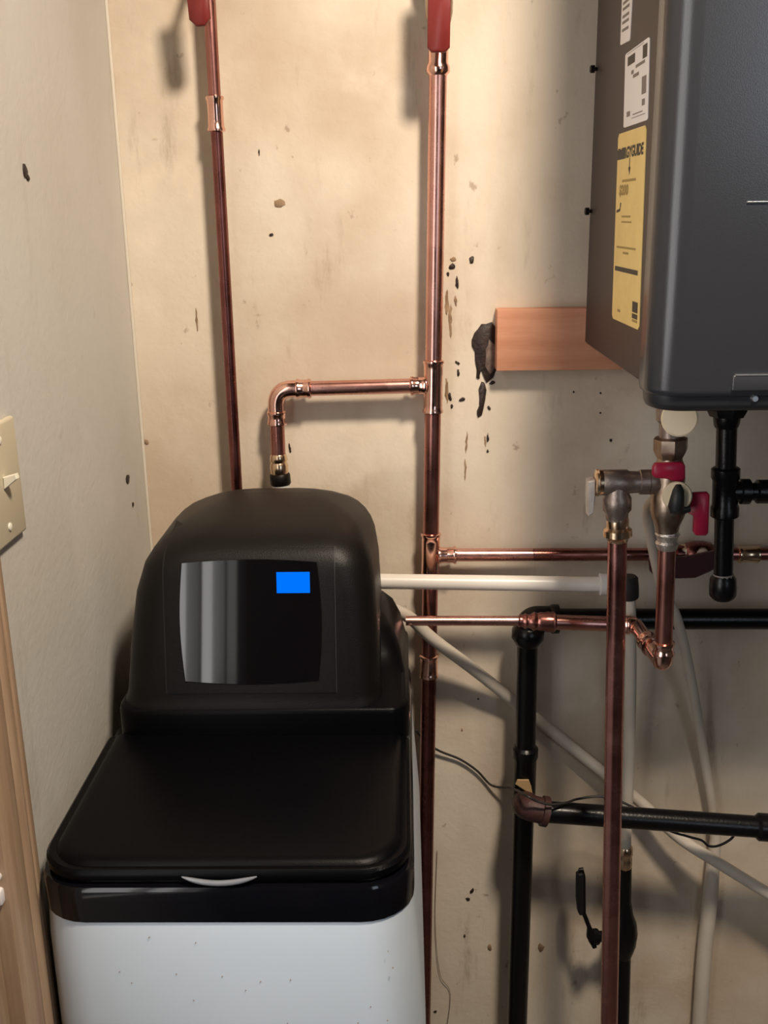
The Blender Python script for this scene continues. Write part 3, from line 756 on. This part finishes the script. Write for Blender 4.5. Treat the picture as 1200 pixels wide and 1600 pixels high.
yl, yc = side_label('energy_label', ((0.2130, -0.1745, 1.5223), (0.2130, -0.2959, 1.5216), (0.2130, -0.1845, 1.3448), (0.2130, -0.3085, 1.3458)), M['label_yellow'])
yl['label'] = 'tall yellow energy label'
wl_, wc = side_label('rating_label', ((0.2130, -0.1908, 1.5926), (0.2130, -0.2904, 1.5930), (0.2130, -0.1979, 1.5264), (0.2130, -0.2998, 1.5254)), M['label_white'])
wl_['label'] = 'white rating label with dark blocks'
tl, tc_ = side_label('strip_label', ((0.2130, -0.1615, 1.6783), (0.2130, -0.2117, 1.6790), (0.2130, -0.1642, 1.6043), (0.2130, -0.2085, 1.6022)), M['label_white'])
tl['label'] = 'narrow white label above the others'
bpy.context.view_layer.update()
patch(yl, yc, 0.0, .30, .085, .137, M['ink'])
text(yl, yc, 'ENERGYGUIDE', .02, .137, .0105, .112, M['ink'])
patch(yl, yc, .47, .49, .14, .20, M['ink']); 
MB().prism([side_pt(yc, u, v) + V((-.0007, 0, 0)) for u, v in ((.44, .185), (.52, .185), (.485, .225))], (-.00012, 0, 0)).build('print', M['ink'], yl)
patch(yl, yc, .22, .72, .245, .258, M['ink_brown'])
text(yl, yc, '$200', .12, .335, .0115, .042, M['ink_brown'])
MB().prism([side_pt(yc, u, v) + V((-.0007, 0, 0)) for u, v in ((.04, .405), (.17, .395), (.18, .365), (.22, .365), (.18, .41), (.05, .418))], (-.00012, 0, 0)).build('print', M['ink'], yl)
for u0, u1, v0, v1 in ((.25, .58, .432, .442), (.25, .62, .462, .470), (.10, .80, .595, .606), (.35, .55, .622, .634)):
    patch(yl, yc, u0, u1, v0, v1, M['ink_brown'])
patch(yl, yc, .06, .90, .705, .730, M['ink'])
patch(yl, yc, .76, .94, .865, .920, M['ink']); patch(yl, yc, .76, .94, .927, .952, M['ink']); patch(yl, yc, .77, .94, .957, .970, M['ink_brown'])
patch(yl, yc, .22, .32, .935, .95, M['ink_brown'])
for u0, u1, v0, v1, m in ((.13, .44, .07, .19, 'ink'), (.76, .93, .055, .22, 'ink'), (.30, .40, .28, .33, 'ink_soft'), (.48, .85, .24, .28, 'ink_soft'), (.38, .62, .345, .39, 'ink_soft'), (.75, .92, .44, .66, 'ink_soft'), (.77, .88, .72, .80, 'ink_soft'), (.14, .28, .80, .87, 'ink_soft'), (.4, .8, .86, .875, 'ink_soft'), (.36, .9, .905, .915, 'ink_soft'), (.1, .8, .02, .027, 'ink_soft')):
    patch(wl_, wc, u0, u1, v0, v1, M[m])
for v0 in (.50, .57, .66, .73, .82):
    patch(tl, tc_, .15, .8, v0, v0 + .035, M['ink_soft'])

# ------------------------------------------------------------------ brass valves under the heater
iv = thing('isolation_valve', (0.2772, -0.2000, 1.1701), 'brass service valve under the heater with two crimson handles and cream discs', 'valve')
YV = -.20
x0 = V((0.2731, -0.2000, 1.2575)); x1 = V((0.2781, -0.2000, 1.1561)); x2 = V((0.2790, -0.2000, 1.1192))
mb = MB(); mb.lathe(V((x0.x, YV, 1.299)), V((0.2753, -0.2000, 1.2225)), [(0, .012), (.3, .0125), (.5, .015), (.75, .015), (.8, .0115), (1, .0115)]); mb.build('inlet', M['nickel'], iv)
mb = MB(); mb.lathe(V((0.2759, -0.2000, 1.2238)), V((0.2767, -0.2000, 1.1992)), [(0, .0130), (.08, .0178), (.55, .0178), (.7, .0165), (1, .0125)], 8); mb.build('union_nut', M['brass'], iv)
mb = MB(); mb.lathe(V((0.2766, -0.2000, 1.2020)), V((0.2783, -0.2000, 1.1192)), [(0, .0120), (.1, .0150), (.3, .0165), (.42, .0155), (.5, .0185), (.72, .0185), (.80, .0165), (.9, .0130), (1, .0115)]); mb.build('valve_body', M['brass'], iv)
mb = MB(); mb.lathe(V((0.2769, -0.2000, 1.1757)), V((0.2561, -0.2000, 1.1752)), [(0, .012), (.6, .012), (.7, .0132), (1, .0132)]); mb.build('side_outlet', M['nickel'], iv)
c0_, c1_ = V((0.2839, -0.2000, 1.2426)), V((0.2731, -0.2400, 1.2505))
mb = MB(); mb.lathe(lerp(c0_, c1_, .05), lerp(c0_, c1_, .92), [(0, .010), (.6, .010), (.7, .013), (1, .013)]); mb.build('relief_body', M['nickel'], iv)
mb = MB(); mb.lathe(lerp(c0_, c1_, .85), c1_, [(0, .0172), (.3, .0182), (.75, .0182), (1, .0165)], 28); mb.build('cap_disc', M['cream'], iv)
c2_, c3_ = V((0.2866, -0.2000, 1.1595)), V((0.2751, -0.2420, 1.1711))
mb = MB(); mb.lathe(lerp(c2_, c3_, .1), lerp(c2_, c3_, .9), [(0, .011), (1, .011)]); mb.build('drain_port', M['nickel'], iv)
mb = MB(); mb.lathe(lerp(c2_, c3_, .84), c3_, [(0, .0140), (.3, .0150), (.75, .0150), (1, .0138)], 28); mb.build('cap_disc', M['cream'], iv)
mb = MB(); mb.tube([(0.2746, -0.2460, 1.1836), (0.2741, -0.2490, 1.1791), (0.2729, -0.2510, 1.1703), (0.2727, -0.2490, 1.1617), (0.2731, -0.2460, 1.1574)], [.003, .0058, .0072, .0082, .0060], 14)
mb.tube([(0.2692, -0.2430, 1.1580), (0.2797, -0.2430, 1.1572), (0.2886, -0.2430, 1.1584)], [.005, .0060, .0038], 12)
mb.build('black_knob', M['clip'], iv)
def plate(pts, th, name, m, parent, bev=.0016):
    return MB().prism(pts, (0, -th, 0), bev).build(name, m, parent, 60)
plate([(0.2519, -0.2240, 1.1984), (0.2543, -0.2240, 1.2024), (0.2809, -0.2240, 1.2035), (0.2844, -0.2240, 1.2001), (0.2853, -0.2240, 1.1865), (0.2822, -0.2240, 1.1832), (0.2724, -0.2240, 1.1840), (0.2670, -0.2240, 1.1861), (0.2545, -0.2240, 1.1876), (0.2517, -0.2240, 1.1903)], .008, 'handle', M['crimson'], iv)
MB().lathe(V((0.2775, -0.2000, 1.1868)), V((0.2706, -0.2260, 1.1933)), [(0, .006), (1, .006)], 12).build('stem', M['nickel'], iv)
plate([(0.2948, -0.2220, 1.1702), (0.3099, -0.2220, 1.1708), (0.3120, -0.2220, 1.1680), (0.3136, -0.2220, 1.1271), (0.3112, -0.2220, 1.1243), (0.3012, -0.2220, 1.1244), (0.2983, -0.2220, 1.1280), (0.2978, -0.2220, 1.1454), (0.2923, -0.2220, 1.1482), (0.2932, -0.2220, 1.1551)], .008, 'handle', M['crimson'], iv)
MB().lathe(V((0.2803, -0.2000, 1.1518)), V((0.3008, -0.2180, 1.1553)), [(0, .008), (.6, .008), (1, .006)], 12).build('stem', M['clip'], iv)

bt = thing('brass_tee', (0.2236, -0.2000, 1.1672), 'dull brass tee with capped left end and pale tag, left of the crimson handles', 'valve')
t0, t1 = V((0.2051, -0.2000, 1.1751)), V((0.2554, -0.2000, 1.1752))
mb = MB(); mb.lathe(t0, t1, [(0, .0128), (.02, .0136), (.55, .0136), (.60, .0118), (.80, .0115), (.82, .0132), (1, .0132)]) 
mb.lathe(V((0.2225, -0.2000, 1.1749)), V((0.2245, -0.2000, 1.1340)), [(0, .0125), (.3, .0130), (.42, .0152), (.72, .0152), (.82, .0120), (1, .0116)])
mb.build('tee_body', M['nickel'], bt)
mb = MB(); mb.lathe(V((0.1990, -0.2000, 1.1751)), V((0.2078, -0.2000, 1.1751)), [(0, .0118), (.15, .0142), (.4, .0148), (.5, .0138), (.9, .0138), (1, .0128)]); mb.build('end_cap', M['brass_bright'], bt)
MB().lathe(V((0.1950, -0.2000, 1.1738)), V((0.1997, -0.2000, 1.1744)), [(0, .0055), (1, .0055)], 10).build('stem', M['nickel'], bt)
MB().prism([(0.1912, -0.1900, 1.1783), (0.1979, -0.1900, 1.1796), (0.1993, -0.1900, 1.1613), (0.1973, -0.1900, 1.1428), (0.1927, -0.1900, 1.1400), (0.1912, -0.1900, 1.1613)], (0, -.018, 0), .0012).build('tag_lever', M['tag'], bt)

# gas drip leg under the heater
dl = thing('gas_drip_leg', (0.3373, -0.2000, 1.1555), 'black iron drip leg hanging under the heater, tee to the right and cap below', 'pipe')
d0 = V((0.3322, -0.2000, 1.2567))
MB().lathe(V((d0.x, YV, 1.290)), V((0.3325, -0.2000, 1.2447)), [(0, .0205), (.1, .0215), (.85, .0215), (1, .018)], 8).build('union_collar', M['iron'], dl)
MB().lathe(V((0.3323, -0.2000, 1.2461)), V((0.3327, -0.2000, 1.2326)), [(0, .0140), (.2, .0140), (.8, .0128), (1, .0115)]).build('bushing', M['iron'], dl)
MB().tube([V((0.3327, -0.2000, 1.2414)), V((0.3356, -0.2000, 1.1861))], .0106).build('nipple', M['iron'], dl)
mb = MB(); mb.lathe(V((0.3353, -0.2000, 1.1903)), V((0.3382, -0.2000, 1.1357)), [(0, .0125), (.03, .0148), (.2, .0148), (.26, .0132), (.74, .0132), (.8, .0148), (.97, .0148), (1, .0125)])
mb.lathe(V((0.3374, -0.2000, 1.1639)), V((0.3628, -0.2000, 1.1636)), [(0, .011), (.55, .011), (.6, .0135), (.95, .0135), (1, .0115)]); mb.build('tee', M['iron'], dl)
mb = MB(); mb.lathe(V((0.3602, -0.2000, 1.1636)), V((0.4419, -0.2000, 1.1627)), [(0, .0095), (.1, .0095), (.12, .0128), (.28, .0128), (.30, .0105), (1, .0105)], 16); mb.build('side_nipple', M['iron'], dl)
MB().tube([V((0.3378, -0.2000, 1.1399)), V((0.3422, -0.2000, 1.0649))], .0102).build('nipple', M['iron'], dl)
MB().lathe(V((0.3418, -0.2000, 1.0707)), V((0.3432, -0.2000, 1.0427)), [(0, .0112), (.15, .0138), (.5, .0146), (.85, .0142), (1, .0105)], 12).build('cap', M['iron'], dl)
MB().lathe(V((0.3416, -0.2000, 1.0722)), V((0.3420, -0.2000, 1.0671)), [(0, .0104), (.5, .0116), (1, .0112)], 14).build('thread_tape', M['ink_soft'], dl)
